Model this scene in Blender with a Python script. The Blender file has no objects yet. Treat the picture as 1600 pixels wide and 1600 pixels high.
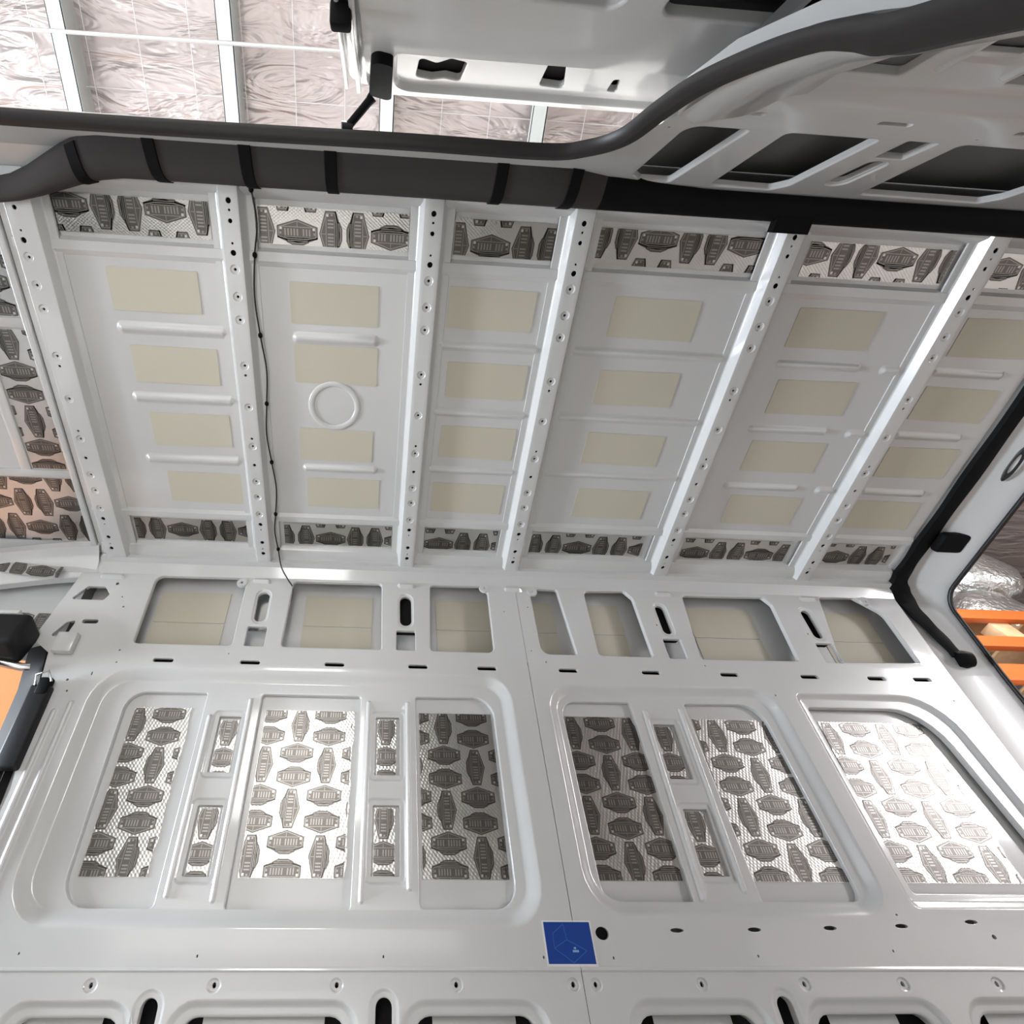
import bpy, bmesh, math, random
from mathutils import Vector, Matrix
from mathutils.geometry import delaunay_2d_cdt
random.seed(7)
sc = bpy.context.scene
C = sc.collection
PI = math.pi

# ---------------------------------------------------------------- camera
# metres; the phone's lens is the origin. X runs to the van's rear, Y to its right wall, Z up.
cd = bpy.data.cameras.new('camera'); cam = bpy.data.objects.new('camera', cd); C.objects.link(cam)
right = Vector((0.99823321, -0.05667251, -0.01785175))
down = Vector((0.03934298, 0.85558234, -0.51616953))
fwd = Vector((0.04452627, 0.51455523, 0.85630037))
cam.matrix_world = Matrix(((right.x, -down.x, -fwd.x, 0), (right.y, -down.y, -fwd.y, 0),
                           (right.z, -down.z, -fwd.z, 0), (0, 0, 0, 1)))
cd.sensor_width = 36; cd.lens = 36 * 800 / 1600; cd.shift_x = (800 - 625.6) / 1600
cd.clip_start = 0.02; cd.clip_end = 100
sc.camera = cam
sc.cycles.use_denoising = True
sc.cycles.max_bounces = 10
sc.cycles.diffuse_bounces = 6
sc.cycles.glossy_bounces = 5

# ---------------------------------------------------------------- world, lights, exposure
w = bpy.data.worlds.new('hall_daylight'); sc.world = w; w.use_nodes = True
bg = w.node_tree.nodes['Background']; bg.inputs[0].default_value = (0.93, 0.96, 1.0, 1); bg.inputs[1].default_value = 0.25
def area(name, loc, aim, sx, sy, power, col):
    l = bpy.data.lights.new(name, 'AREA'); l.shape = 'RECTANGLE'; l.size = sx; l.size_y = sy
    l.energy = power; l.color = col
    o = bpy.data.objects.new(name, l); C.objects.link(o); o.location = loc
    o.rotation_euler = (Vector(aim) - Vector(loc)).to_track_quat('-Z', 'Y').to_euler()
    return o
area('front_windscreen_daylight', (-8.5, 0.45, 1.1), (0, 0.6, 1.5), 2.4, 3.4, 1500, (0.84, 0.92, 1.0))  # added, unseen area light standing for cool daylight through the windscreen
area('side_glare_light', (-1.4, -8.0, 0.6), (-1.2, 0.6, 0.7), 1.6, 1.9, 85, (1.0, 0.98, 0.95))  # added, unseen area light, sized for the glare in one wall foil sheet
area('rear_glare_light', (8.5, -3.9, 1.2), (2.2, 0.7, 0.9), 1.3, 2.2, 160, (1.0, 0.97, 1.0))  # added, unseen area light, placed for the glare in the rearmost foil sheet
area('hall_bounce_lamp', (-0.8, -2.3, 3.7), (-0.8, -2.0, -0.9), 1.4, 0.8, 520, (1.0, 0.98, 0.95))  # added, unseen lamp; its bounce off the concrete lights the van roof
area('rear_fill_lamp', (4.6, 0.4, 3.6), (1.7, 0.7, -0.15), 1.2, 0.7, 75, (1.0, 0.96, 0.92))  # added, unseen fill; bounces off the van floor to brighten the rear roof
vs = sc.view_settings
vs.view_transform = 'Standard'; vs.look = 'None'; vs.exposure = 0.76; vs.gamma = 1.0; vs.use_curve_mapping = False

# ---------------------------------------------------------------- materials
def mat(name, col, rough=0.5, metal=0.0, coat=0.0, spec=0.5):
    m = bpy.data.materials.new(name); m.use_nodes = True
    b = m.node_tree.nodes['Principled BSDF']
    b.inputs['Base Color'].default_value = (*col, 1); b.inputs['Roughness'].default_value = rough
    b.inputs['Metallic'].default_value = metal; b.inputs['Coat Weight'].default_value = coat
    b.inputs['Specular IOR Level'].default_value = spec
    if coat: b.inputs['Coat Roughness'].default_value = 0.08
    return m
def nodes(m): return m.node_tree.nodes, m.node_tree.links, m.node_tree.nodes['Principled BSDF']
def noise_bump(m, scale, strength, dist=0.002, detail=3.0):
    n, l, b = nodes(m)
    tc = n.new('ShaderNodeTexCoord'); t = n.new('ShaderNodeTexNoise'); bp = n.new('ShaderNodeBump')
    t.inputs['Scale'].default_value = scale; t.inputs['Detail'].default_value = detail
    bp.inputs['Strength'].default_value = strength; bp.inputs['Distance'].default_value = dist
    l.new(tc.outputs['Object'], t.inputs['Vector']); l.new(t.outputs['Fac'], bp.inputs['Height'])
    l.new(bp.outputs['Normal'], b.inputs['Normal'])
def noise_col(m, scale, c0, c1, detail=4.0):
    n, l, b = nodes(m)
    tc = n.new('ShaderNodeTexCoord'); t = n.new('ShaderNodeTexNoise'); r = n.new('ShaderNodeValToRGB')
    t.inputs['Scale'].default_value = scale; t.inputs['Detail'].default_value = detail
    r.color_ramp.elements[0].position = 0.3; r.color_ramp.elements[1].position = 0.7
    r.color_ramp.elements[0].color = (*c0, 1); r.color_ramp.elements[1].color = (*c1, 1)
    l.new(tc.outputs['Object'], t.inputs['Vector']); l.new(t.outputs['Fac'], r.inputs['Fac'])
    l.new(r.outputs['Color'], b.inputs['Base Color'])
M = {}
M['paint'] = mat('white_van_paint', (0.60, 0.60, 0.60), 0.28, 0, 0.9)
noise_bump(M['paint'], 35, 0.012, 0.004, 1.0)
M['shade_paint'] = mat('cavity_shade_paint', (0.13, 0.13, 0.13), 0.5)  # darkened paint: the shade inside wall cavities is put into the colour
M['pad'] = mat('cream_damping_pad', (0.56, 0.53, 0.435), 0.6)
noise_bump(M['pad'], 160, 0.12, 0.001)
M['ink'] = mat('black_print_on_foil', (0.15, 0.14, 0.13), 0.34, 1.0)
M['ink2'] = mat('grey_print_on_foil', (0.17, 0.165, 0.155), 0.30, 0.7)
def foil(name, rough, emb):
    m = mat(name, (0.66, 0.65, 0.63), rough, 1.0)
    n, l, b = nodes(m)
    tc = n.new('ShaderNodeTexCoord')
    w1 = n.new('ShaderNodeTexWave'); w2 = n.new('ShaderNodeTexWave'); mul = n.new('ShaderNodeMath'); mul.operation = 'ADD'
    for wv, rot in ((w1, 0.9), (w2, -0.9)):
        mp = n.new('ShaderNodeMapping'); mp.inputs['Rotation'].default_value = (0.2, 0.3, rot)
        l.new(tc.outputs['Object'], mp.inputs['Vector']); l.new(mp.outputs['Vector'], wv.inputs['Vector'])
        wv.inputs['Scale'].default_value = 45; wv.inputs['Distortion'].default_value = 0.6
        l.new(wv.outputs['Fac'], mul.inputs[0 if wv is w1 else 1])
    big = n.new('ShaderNodeTexNoise'); big.inputs['Scale'].default_value = 14; big.inputs['Detail'].default_value = 2
    l.new(tc.outputs['Object'], big.inputs['Vector'])
    b1 = n.new('ShaderNodeBump'); b1.inputs['Strength'].default_value = emb; b1.inputs['Distance'].default_value = 0.0012
    b2 = n.new('ShaderNodeBump'); b2.inputs['Strength'].default_value = 0.25; b2.inputs['Distance'].default_value = 0.006
    l.new(mul.outputs[0], b1.inputs['Height']); l.new(big.outputs['Fac'], b2.inputs['Height'])
    l.new(b2.outputs['Normal'], b1.inputs['Normal']); l.new(b1.outputs['Normal'], b.inputs['Normal'])
    return m
M['foil'] = foil('embossed_aluminium_foil', 0.29, 0.15)
M['foil_line'] = mat('bare_foil_in_print', (0.32, 0.31, 0.29), 0.34, 1.0)
M['foil_dot'] = mat('bare_foil_dot_in_print', (0.62, 0.61, 0.59), 0.34, 1.0)
M['rubber'] = mat('black_rubber_seal', (0.010, 0.009, 0.010), 0.5)
M['rubber_b'] = mat('brownish_black_seal', (0.013, 0.011, 0.0115), 0.42)
M['duct'] = mat('dark_grey_foam_trim', (0.045, 0.040, 0.040), 0.75, 0, 0, 0.3)
noise_bump(M['duct'], 220, 0.15, 0.001)
M['black'] = mat('matt_black_plastic', (0.003, 0.003, 0.0035), 0.7, 0, 0, 0.15)
M['plastic'] = mat('satin_black_plastic', (0.010, 0.010, 0.012), 0.5, 0, 0, 0.3)
M['dark'] = mat('cavity_shade', (0.012, 0.010, 0.011), 0.9)  # near-black colour that paints in the shade of holes and cavities
M['glass'] = mat('tinted_window_glass', (0.05, 0.06, 0.065), 0.05, 0, 0, 0.8)
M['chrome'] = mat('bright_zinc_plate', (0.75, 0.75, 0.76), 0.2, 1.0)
M['blue'] = mat('blue_sticker_print', (0.004, 0.045, 0.28), 0.35)
M['blue_l'] = mat('pale_blue_line_print', (0.02, 0.12, 0.42), 0.35)
M['blue_t'] = mat('pale_text_print', (0.30, 0.50, 0.75), 0.4)
M['white'] = mat('white_sticker_border', (0.72, 0.74, 0.72), 0.4)
M['orange'] = mat('orange_rack_enamel', (0.60, 0.13, 0.02), 0.4)
M['wood'] = mat('pale_crate_board', (0.62, 0.40, 0.22), 0.7)
noise_col(M['wood'], 9, (0.52, 0.31, 0.16), (0.70, 0.48, 0.28))
M['crate'] = mat('orange_crate_board', (0.42, 0.17, 0.06), 0.6)
M['steel'] = mat('galvanised_purlin_steel', (0.42, 0.44, 0.43), 0.5, 0.4)
M['wire'] = mat('white_safety_mesh_wire', (0.42, 0.41, 0.40), 0.5)
M['conc'] = mat('grey_concrete', (0.42, 0.41, 0.39), 0.6)
noise_col(M['conc'], 3, (0.46, 0.455, 0.445), (0.56, 0.555, 0.54))
M['rubmat'] = mat('ribbed_grey_van_floor', (0.38, 0.38, 0.37), 0.55)
noise_bump(M['rubmat'], 60, 0.2, 0.002)
M['roof_foil'] = mat('wrinkled_roof_insulation_foil', (0.37, 0.325, 0.315), 0.36, 0.6)
n, l, b = nodes(M['roof_foil'])
tc = n.new('ShaderNodeTexCoord'); mp = n.new('ShaderNodeMapping'); mp.inputs['Scale'].default_value = (0.8, 2.6, 1)
ns = n.new('ShaderNodeTexNoise'); ns.inputs['Scale'].default_value = 2.3; ns.inputs['Detail'].default_value = 3; ns.inputs['Distortion'].default_value = 1.6
bp = n.new('ShaderNodeBump'); bp.inputs['Strength'].default_value = 0.55; bp.inputs['Distance'].default_value = 0.10
l.new(tc.outputs['Object'], mp.inputs['Vector']); l.new(mp.outputs['Vector'], ns.inputs['Vector'])
l.new(ns.outputs['Fac'], bp.inputs['Height']); l.new(bp.outputs['Normal'], b.inputs['Normal'])
M['roll'] = mat('crinkled_foil_wrap', (0.74, 0.75, 0.74), 0.3, 0.9)
noise_bump(M['roll'], 26, 0.8, 0.02)

# ---------------------------------------------------------------- object helpers
def add(name, bm, mats, parent=None, smooth=40, wn=False):
    me = bpy.data.meshes.new(name); bm.to_mesh(me); bm.free()
    for m in (mats if isinstance(mats, (list, tuple)) else [mats]): me.materials.append(M[m])
    if smooth:
        me.polygons.foreach_set('use_smooth', [True] * len(me.polygons)); me.set_sharp_from_angle(angle=math.radians(smooth))
    o = bpy.data.objects.new(name, me); C.objects.link(o)
    if parent: o.parent = parent
    if wn:
        md = o.modifiers.new('even_shading', 'WEIGHTED_NORMAL'); md.keep_sharp = True; md.weight = 100
    return o
def tag(o, label, cat, group=None):
    o['label'] = label; o['category'] = cat
    if group: o['group'] = group
    return o
def struct(o, label=None):
    o['kind'] = 'structure'
    if label: o['label'] = label
    return o
def empty(name, loc):
    o = bpy.data.objects.new(name, None); C.objects.link(o); o.location = loc; o.empty_display_size = 0.05
    return o
def vface(bm, pts, mi=0):
    f = bm.faces.new([bm.verts.new(p) for p in pts]); f.material_index = mi; return f
def box(bm, lo, hi, mi=0, f=lambda p: p):
    x0, y0, z0 = lo; x1, y1, z1 = hi
    v = [bm.verts.new(f((x, y, z))) for x in (x0, x1) for y in (y0, y1) for z in (z0, z1)]
    for q in ((0, 1, 3, 2), (4, 6, 7, 5), (0, 4, 5, 1), (2, 3, 7, 6), (0, 2, 6, 4), (1, 5, 7, 3)):
        bm.faces.new([v[i] for i in q]).material_index = mi
def bevel(bm, r=0.004, seg=2):
    bmesh.ops.recalc_face_normals(bm, faces=bm.faces)
    bmesh.ops.bevel(bm, geom=list(bm.edges), offset=r, segments=seg, affect='EDGES', profile=0.5, clamp_overlap=True)
def loft(bm, rings, closed=True, cap=False, mi=0):
    vr = [[bm.verts.new(p) for p in r] for r in rings]; n = len(vr[0])
    for a, b in zip(vr, vr[1:]):
        for i in range(n if closed else n - 1):
            j = (i + 1) % n
            bm.faces.new((a[i], a[j], b[j], b[i])).material_index = mi
    if cap:
        bm.faces.new(vr[0]).material_index = mi; bm.faces.new(list(reversed(vr[-1]))).material_index = mi
def tube(bm, path, r, seg=8, mi=0, up=Vector((0, 0, 1))):
    path = [Vector(p) for p in path]; rings = []
    for i, p in enumerate(path):
        t = (path[min(i + 1, len(path) - 1)] - path[max(i - 1, 0)]).normalized()
        a = t.cross(up)
        if a.length < 0.05: a = t.cross(Vector((0, 1, 0)))
        a.normalize(); b = a.cross(t)
        rr = r[i] if isinstance(r, (list, tuple)) else r
        rings.append([p + a * rr * math.cos(2 * PI * k / seg) + b * rr * math.sin(2 * PI * k / seg) for k in range(seg)])
    loft(bm, rings, True, True, mi)
def smooth_path(pts, n=6):
    P = [Vector(p) for p in pts]; out = []
    for i in range(len(P) - 1):
        p0, p1, p2, p3 = P[max(i - 1, 0)], P[i], P[i + 1], P[min(i + 2, len(P) - 1)]
        for k in range(n):
            t = k / n
            out.append(0.5 * ((2 * p1) + (p2 - p0) * t + (2 * p0 - 5 * p1 + 4 * p2 - p3) * t * t + (3 * p1 - p0 - 3 * p2 + p3) * t ** 3))
    out.append(P[-1]); return out
def clean(bm, normals=True):
    bmesh.ops.remove_doubles(bm, verts=bm.verts, dist=1e-5)
    if normals: bmesh.ops.recalc_face_normals(bm, faces=bm.faces)

# ---------------------------------------------------------------- pressed sheet-metal panels
def rpoly(corners, radii, inset=0.0, seg=6):
    """rounded outline; inset moves every side inwards. Returns the same number of points for every inset."""
    n = len(corners); P = [Vector(c) for c in corners]
    ar = sum(P[i].x * P[(i + 1) % n].y - P[(i + 1) % n].x * P[i].y for i in range(n))
    s = 1 if ar > 0 else -1
    def line(i):
        a, b = P[i], P[(i + 1) % n]; d = (b - a).normalized(); nn = Vector((-d.y, d.x)) * s
        return a + nn * inset, d
    Q = []
    for i in range(n):
        p, d = line(i - 1); q, e = line(i)
        den = d.x * e.y - d.y * e.x
        t = ((q.x - p.x) * e.y - (q.y - p.y) * e.x) / den
        Q.append(p + d * t)
    out = []
    for i in range(n):
        c = Q[i]; a = (Q[i - 1] - c); b = (Q[(i + 1) % n] - c)
        r0 = radii[i] if isinstance(radii, (list, tuple)) else radii
        ang = a.angle(b); r = max(r0 - inset, 0.0015)
        d = min(r / math.tan(ang / 2), a.length * 0.48, b.length * 0.48); r = d * math.tan(ang / 2)
        cen = c + (a.normalized() + b.normalized()).normalized() * (r / math.sin(ang / 2))
        s0 = c + a.normalized() * d - cen; s1 = c + b.normalized() * d - cen
        th = s0.angle_signed(s1)
        for k in range(seg + 1):
            f = -th * k / seg
            out.append(Vector((cen.x + s0.x * math.cos(f) - s0.y * math.sin(f), cen.y + s0.x * math.sin(f) + s0.y * math.cos(f))))
    return out
def ellipse(cx, cy, rx, ry, seg=16):
    return lambda ins, c=(cx, cy): [Vector((c[0] + (rx - ins) * math.cos(2 * PI * k / seg), c[1] + (ry - ins) * math.sin(2 * PI * k / seg))) for k in range(seg)]
def rect(x0, x1, t0, t1, r=0.012, seg=5):
    return lambda ins: rpoly([(x0, t0), (x1, t0), (x1, t1), (x0, t1)], r, ins, seg)
def poly(cs, r, seg=6): return lambda ins: rpoly(cs, r, ins, seg)
def hole(o, lip=0.005, thick=0.012): return ('hole', o, lip, thick)
def pocket(o, depth, slope, items=()): return ('pocket', o, depth, slope, list(items))
def inside(p, lp):
    r = False; j = len(lp) - 1
    for i in range(len(lp)):
        a, b = lp[i], lp[j]
        if (a.y > p.y) != (b.y > p.y) and p.x < (b.x - a.x) * (p.y - a.y) / (b.y - a.y) + a.x: r = not r
        j = i
    return r
def panel(bm, outer, items, fn, w=0.0):
    """flat panel outline with pressed pockets and cut-outs; fn maps (s,t,depth) to the place."""
    loops = [list(outer)]
    for it in items: loops.append(it[1](0.0))
    flat = [p for lp in loops for p in lp]
    edges, k = [], 0
    for lp in loops:
        edges += [(k + i, k + (i + 1) % len(lp)) for i in range(len(lp))]; k += len(lp)
    co, _, tris, ov, _, _ = delaunay_2d_cdt([Vector((p.x, p.y)) for p in flat], edges, [], 0, 1e-7)
    vs = [bm.verts.new(fn(p.x, p.y, w)) for p in flat]
    back = [vs[o[0]] if o else bm.verts.new(fn(c.x, c.y, w)) for c, o in zip(co, ov)]
    for tr_ in tris:
        c = sum((co[i] for i in tr_), Vector((0, 0))) / len(tr_)
        if not inside(c, loops[0]) or any(inside(c, lp) for lp in loops[1:]): continue
        try: bm.faces.new([back[i] for i in tr_])
        except ValueError: pass
    k = len(loops[0])
    for it in items:
        o = it[1]; n0 = len(o(0.0)); prev = vs[k:k + n0]; k += n0
        steps = []
        if it[0] == 'hole':
            lip, th = it[2], it[3]
            for a in (30, 60, 90): steps.append((lip * math.sin(math.radians(a)), w + lip * (1 - math.cos(math.radians(a)))))
            steps.append((lip, w + lip + th))
        else:
            d, sl = it[2], it[3]
            for f in (0.15, 0.32, 0.5, 0.68, 0.85, 1.0): steps.append((sl * f, w + d * (f * f * (3 - 2 * f))))
        for ins, dep in steps:
            ring = [bm.verts.new(fn(p.x, p.y, dep)) for p in o(ins)]
            for i in range(n0):
                j = (i + 1) % n0
                try: bm.faces.new((prev[i], prev[j], ring[j], ring[i]))
                except ValueError: pass
            prev = ring
        if it[0] == 'pocket':
            inner = o(it[3]); nb = len(bm.verts)
            panel(bm, inner, it[4], fn, w + it[2])
def plane_fn(a, b, mirror=False):
    """(s,t,w) on the plane along X through profile line a->b (y,z); w goes into the wall."""
    A = Vector(a); d = (Vector(b) - A).normalized(); nn = Vector((-d.y, d.x))
    if nn.x < 0: nn = -nn
    def f(s, t, w):
        p = A + d * t + nn * w
        return Vector((s, 1.28 - p.x if mirror else p.x, p.y))
    return f
UA, UB, LB = (1.36, 1.735), (1.48, 1.365), (1.775, 0.43)
fU, fL = plane_fn(UA, UB), plane_fn(UB, LB)
gU, gL = plane_fn(UA, UB, True), plane_fn(UB, LB, True)
TU = (Vector(UB) - Vector(UA)).length         # length of the upper band
V2 = lambda l: [Vector(p) for p in l]

# ================================================================ THE VAN'S SHELL
X0, X1, XS = -1.14, 2.30, 0.597
SKIN = 0.045
# ---- roof skin
bm = bmesh.new()
prof = [(-0.09, 1.725), (-0.05, 1.748), (-0.012, 1.762), (0.000, 1.776), (0.010, 1.795), (0.140, 1.795), (0.150, 1.779), (0.176, 1.777),
        (0.192, 1.785), (1.098, 1.785), (1.112, 1.777), (1.134, 1.777), (1.144, 1.795), (1.264, 1.795), (1.276, 1.776), (1.302, 1.768),
        (1.322, 1.768), (1.324, 1.748), (1.345, 1.744), (1.372, 1.700)]
loft(bm, [[Vector((x, y, z)) for y, z in prof] for x in (X0, XS, X1)], False)
fr = [(-0.11, 1.73), (-0.03, 1.78), (0.03, 1.80), (1.29, 1.80), (1.33, 1.785), (1.37, 1.70)]
loft(bm, [[Vector((x, y, z)) for y, z in fr] for x in (-2.15, X0)], False)
loft(bm, [[Vector((x, -0.13, 1.79)), Vector((x, 0.1, 1.88)), Vector((x, 1.2, 1.88)), Vector((x, 1.45, 1.79))] for x in (-2.15, 2.34)], False)
clean(bm)
ceiling = struct(add('ceiling', bm, 'paint', None, 25), 'white painted van roof seen from below')

# ---- pressed beads and the round embossing in the roof skin
def bead(x0, x1, y, half=0.022, h=0.011):
    bm = bmesh.new(); o = poly([(x0, y - half), (x1, y - half), (x1, y + half), (x0, y + half)], half * 0.95, 6)
    rings = []
    for k in range(6):
        f = k / 5; ins = half * 0.92 * f; d = h * (f * f * (3 - 2 * f))
        rings.append([Vector((p.x, p.y, 1.7848 - d)) for p in o(ins)])
    loft(bm, rings)
    bm.verts.ensure_lookup_table(); bm.faces.new(bm.verts[-len(rings[0]):]); bmesh.ops.recalc_face_normals(bm, faces=bm.faces)
    return add('pressed_bead', bm, 'paint', ceiling, 50)
BAYS = [(-1.04, -0.525), (-0.415, 0.078), (0.187, 0.53), (0.643, 1.185), (1.297, 1.835), (1.945, 2.27)]
for y in (0.400, 0.637, 0.876): bead(-0.885, -0.520, y)
bead(-0.312, -0.015, 0.403); bead(-0.295, -0.005, 0.888, 0.018)
for y in (0.403, 0.640, 0.872): bead(0.182, 0.535, y, 0.018, 0.009); bead(0.640, 1.188, y - 0.005, 0.018, 0.009)
for y in (0.404, 0.645, 0.888): bead(1.375, 1.685, y, 0.017, 0.010); bead(1.755, 1.838, y + 0.004, 0.020, 0.010); bead(1.945, 2.22, y, 0.018, 0.009)
bm = bmesh.new(); rings = []
for k in range(9):
    a = PI * k / 8; R = 0.083 - 0.011 * math.cos(a)
    rings.append([Vector((-0.170 + R * math.cos(2 * PI * j / 40), 0.638 + R * 0.98 * math.sin(2 * PI * j / 40), 1.7848 - 0.005 * math.sin(a))) for j in range(40)])
loft(bm, rings); add('pressed_ring', bm, 'paint', ceiling, 60)

# ---- roof ribs with their real holes
RIBX = [-1.088, -0.469, 0.132, 0.585, 1.241, 1.889]
HOLES = [(0.019, .0085, 0), (0.043, .004, 0), (0.071, .007, 0), (0.130, .004, 0), (0.156, .009, 0), (0.202, .005, 1), (0.281, .005, 1), (0.351, .005, 1),
         (0.499, .005, 1), (0.532, .005, 0), (0.646, .005, 1), (0.765, .005, 0), (0.796, .005, 1), (0.872, .0065, 0), (0.942, .005, 1), (1.010, .005, 1),
         (1.089, .0045, 1), (1.137, .0085, 0), (1.162, .0035, 0), (1.225, .0085, 0), (1.257, .0035, 0), (1.280, .0085, 0), (1.326, .0035, 0), (1.357, .0155, 0)]
def rib(x):
    wide = 0.048 if x < -1 else 0.026
    L, R = x - 0.026, x + wide
    bm = bmesh.new()
    fn = lambda s, t, w_: Vector((s, t, 1.75 + w_))
    items = []
    for y, r, ring in HOLES:
        if ring: items.append(pocket(ellipse(x, y, 0.0155, 0.0155, 20), 0.003, 0.0045, [hole(ellipse(x, y, r, r, 12), 0.0008, 0.004)]))
        else: items.append(hole(ellipse(x, y, r, r, 16), 0.0008, 0.004))
    panel(bm, V2([(L, -0.03), (R, -0.03), (R, 1.376), (L, 1.376)]), items, fn)
    for sgn, e in ((-1, L), (1, R)):
        sec = [(0, 1.75), (0.0025, 1.7512), (0.004, 1.7545), (0.014, 1.776), (0.017, 1.780), (0.021, 1.7815), (0.040, 1.7815), (0.041, 1.787)]
        loft(bm, [[Vector((e + sgn * d, y, z)) for d, z in sec] for y in (-0.03, 1.376)], False)
    # foot folding down on to the wall
    sec = [(L - 0.017, 0.030), (L - 0.004, 0.005), (L, 0.0), (R, 0.0), (R + 0.004, 0.005), (R + 0.017, 0.030)]
    loft(bm, [[Vector((s, 1.376 + d * 0.25, 1.75 + d)) for s, d in sec], [Vector((s, 1.383 + d * 0.6, 1.742 + d * 0.6)) for s, d in sec],
              [fU(s, 0.050, -0.010 + d * 0.45) for s, d in sec], [fU(s, 0.066, 0.002) for s, d in sec]], False)
    clean(bm)
    o = add('roof_rib', bm, 'paint', ceiling, 35, True)
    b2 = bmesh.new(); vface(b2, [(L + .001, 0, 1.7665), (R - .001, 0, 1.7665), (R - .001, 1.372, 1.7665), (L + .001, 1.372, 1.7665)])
    add('rib_hole_shade', b2, 'dark', o, 0)  # dark plate paints in the shade behind the rib holes
    return o
for i, x in enumerate(RIBX): rib(x)

# ---- right wall: outer skin, then the two pressed inner panels
bm = bmesh.new()
# outer skin: 45 mm behind the lower panel, 70 mm behind the window band
sk = [fU(0, -0.03, 0.07), fU(0, TU - 0.02, 0.07), fL(0, 0.06, SKIN), fL(0, 0.80, SKIN), fL(0, 0.86, 0.085), fL(0, 1.32, 0.085), Vector((0, 2.02, -0.15))]
loft(bm, [[Vector((x, p.y, p.z)) for p in sk] for x in (-1.19, XS, 2.30)], False)
wall = struct(add('wall_right', bm, 'paint', None, 0), 'white van side wall facing the camera')
bm = bmesh.new()
loft(bm, [[Vector((x, 1.372, 1.72)), Vector((x, 1.45, 1.79))] for x in (-1.3, 2.3)], False)
for x in (-1.16, 2.295):
    vface(bm, [Vector((x, p.y, p.z)) for p in (fU(0, 0.02, 0.002), fU(0, 0.02, 0.07), fU(0, TU, 0.07), fL(0, 0.02, 0.002))])
    vface(bm, [Vector((x, p.y, p.z)) for p in (fL(0, 0.0, 0.002), fL(0, 0.0, 0.07), fL(0, 1.3, 0.09), fL(0, 1.3, 0.002))])
add('cavity_closing_plate', bm, 'shade_paint', wall, 0)

def frame_hole(x0, x1, t0, t1):
    return pocket(rect(x0 - .020, x1 + .020, t0 - .020, t1 + .020, 0.022), 0.006, 0.010, [hole(rect(x0, x1, t0, t1, 0.006), 0.002, 0.008)])
def vbead(x, t0, t1, half=0.010, h=0.007): return pocket(rect(x - half, x + half, t0, t1, half * 0.95), -h, half * 0.85)
def uw_front():
    it = [hole(poly([(-0.905, 0.035), (-0.545, 0.032), (-0.527, 0.060), (-0.527, 0.346), (-0.903, 0.346)], [.035, .02, .02, .02, .02])),
          hole(poly([(-0.342, 0.040), (0.034, 0.038), (0.040, 0.345), (-0.352, 0.345)], [.02, .02, .012, .018])),
          hole(poly([(0.230, 0.038), (0.455, 0.034), (0.482, 0.070), (0.478, 0.346), (0.219, 0.346)], [.02, .02, .02, .03, .02]))]
    for x in (-0.449, 0.130):
        it.append(pocket(rect(x - .034, x + .034, .088, .250, .034), 0.004, 0.007, [hole(rect(x - .025, x + .025, .100, .237, .024), 0.002, 0.012)]))
        it.append(hole(rect(x - .040, x + .040, .256, .344, .008), 0.003))
    it += [hole(poly([(-1.205, 0.165), (-1.155, 0.098), (-1.085, 0.098), (-1.055, 0.135), (-1.070, 0.165)], .010), 0.003),
           hole(poly([(-1.215, 0.325), (-1.175, 0.262), (-1.135, 0.250), (-1.150, 0.325)], .010), 0.003),
           hole(rect(-1.118, -1.055, .247, .268, .0105), 0.002), hole(rect(-1.122, -1.104, .318, .345, .003), 0.002)]
    for x, t, r in ((-1.045, .085, .007), (-0.985, .19, .004), (-1.005, .145, .003), (-0.535, .375, .003), (-0.935, .372, .004), (0.535, .16, .003), (-1.155, .352, .010), (-1.118, .375, .005)):
        it.append(hole(ellipse(x, t, r, r, 10), 0.0006, 0.006))
    return it
def uw_rear():
    it = [hole(poly([(0.694, 0.040), (0.782, 0.040), (0.805, 0.346), (0.655, 0.346), (0.655, 0.075)], [.012, .015, .012, .04, .02])),
          hole(poly([(0.890, 0.042), (1.075, 0.036), (1.106, 0.075), (1.110, 0.346), (0.882, 0.346)], [.03, .02, .02, .015, .02])),
          hole(poly([(1.322, 0.048), (1.690, 0.044), (1.718, 0.085), (1.705, 0.346), (1.290, 0.350)], [.025, .02, .02, .015, .02])),
          hole(poly([(1.945, 0.035), (2.110, 0.030), (2.205, 0.110), (2.212, 0.340), (1.868, 0.346)], [.02, .02, .06, .012, .02]))]
    for x in (1.205, 1.845):
        it.append(pocket(rect(x - .032, x + .032, .092, .252, .032), 0.004, 0.007, [hole(rect(x - .021, x + .021, .105, .239, .020), 0.002, 0.012)]))
        it.append(hole(rect(x - .039, x + .039, .258, .348, .008), 0.003))
    for x, t, r in ((0.638, .135, .003), (0.62, .33, .003), (1.165, .20, .004), (1.80, .22, .004), (0.67, .375, .004), (1.30, .372, .003)):
        it.append(hole(ellipse(x, t, r, r, 10), 0.0006, 0.006))
    return it
def slots(xs): return [hole(rect(x - .039, x + .039, .008, .027, .0092), 0.0025, 0.01) for x in xs]
def small(lst): return [hole(ellipse(x, t, rx, ry, 12), 0.0007, 0.008) for x, t, rx, ry in lst]
def ringed(xs, t=0.898): return [pocket(ellipse(x, t, .019, .016, 20), 0.004, 0.006, [hole(ellipse(x, t, .0055, .0065, 12), 0.0006, 0.008)]) for x in xs]
def low_window(x0, x1): return pocket(rect(x0 - .030, x1 + .030, .922, 1.22, .07), 0.012, 0.020, [hole(rect(x0, x1, .950, 1.19, .05), 0.008, 0.02)])
def low_slot(x): return pocket(rect(x - .040, x + .040, .902, 1.13, .039), 0.004, 0.010, [hole(rect(x - .024, x + .024, .919, 1.11, .023), 0.003, 0.02)])
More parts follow.
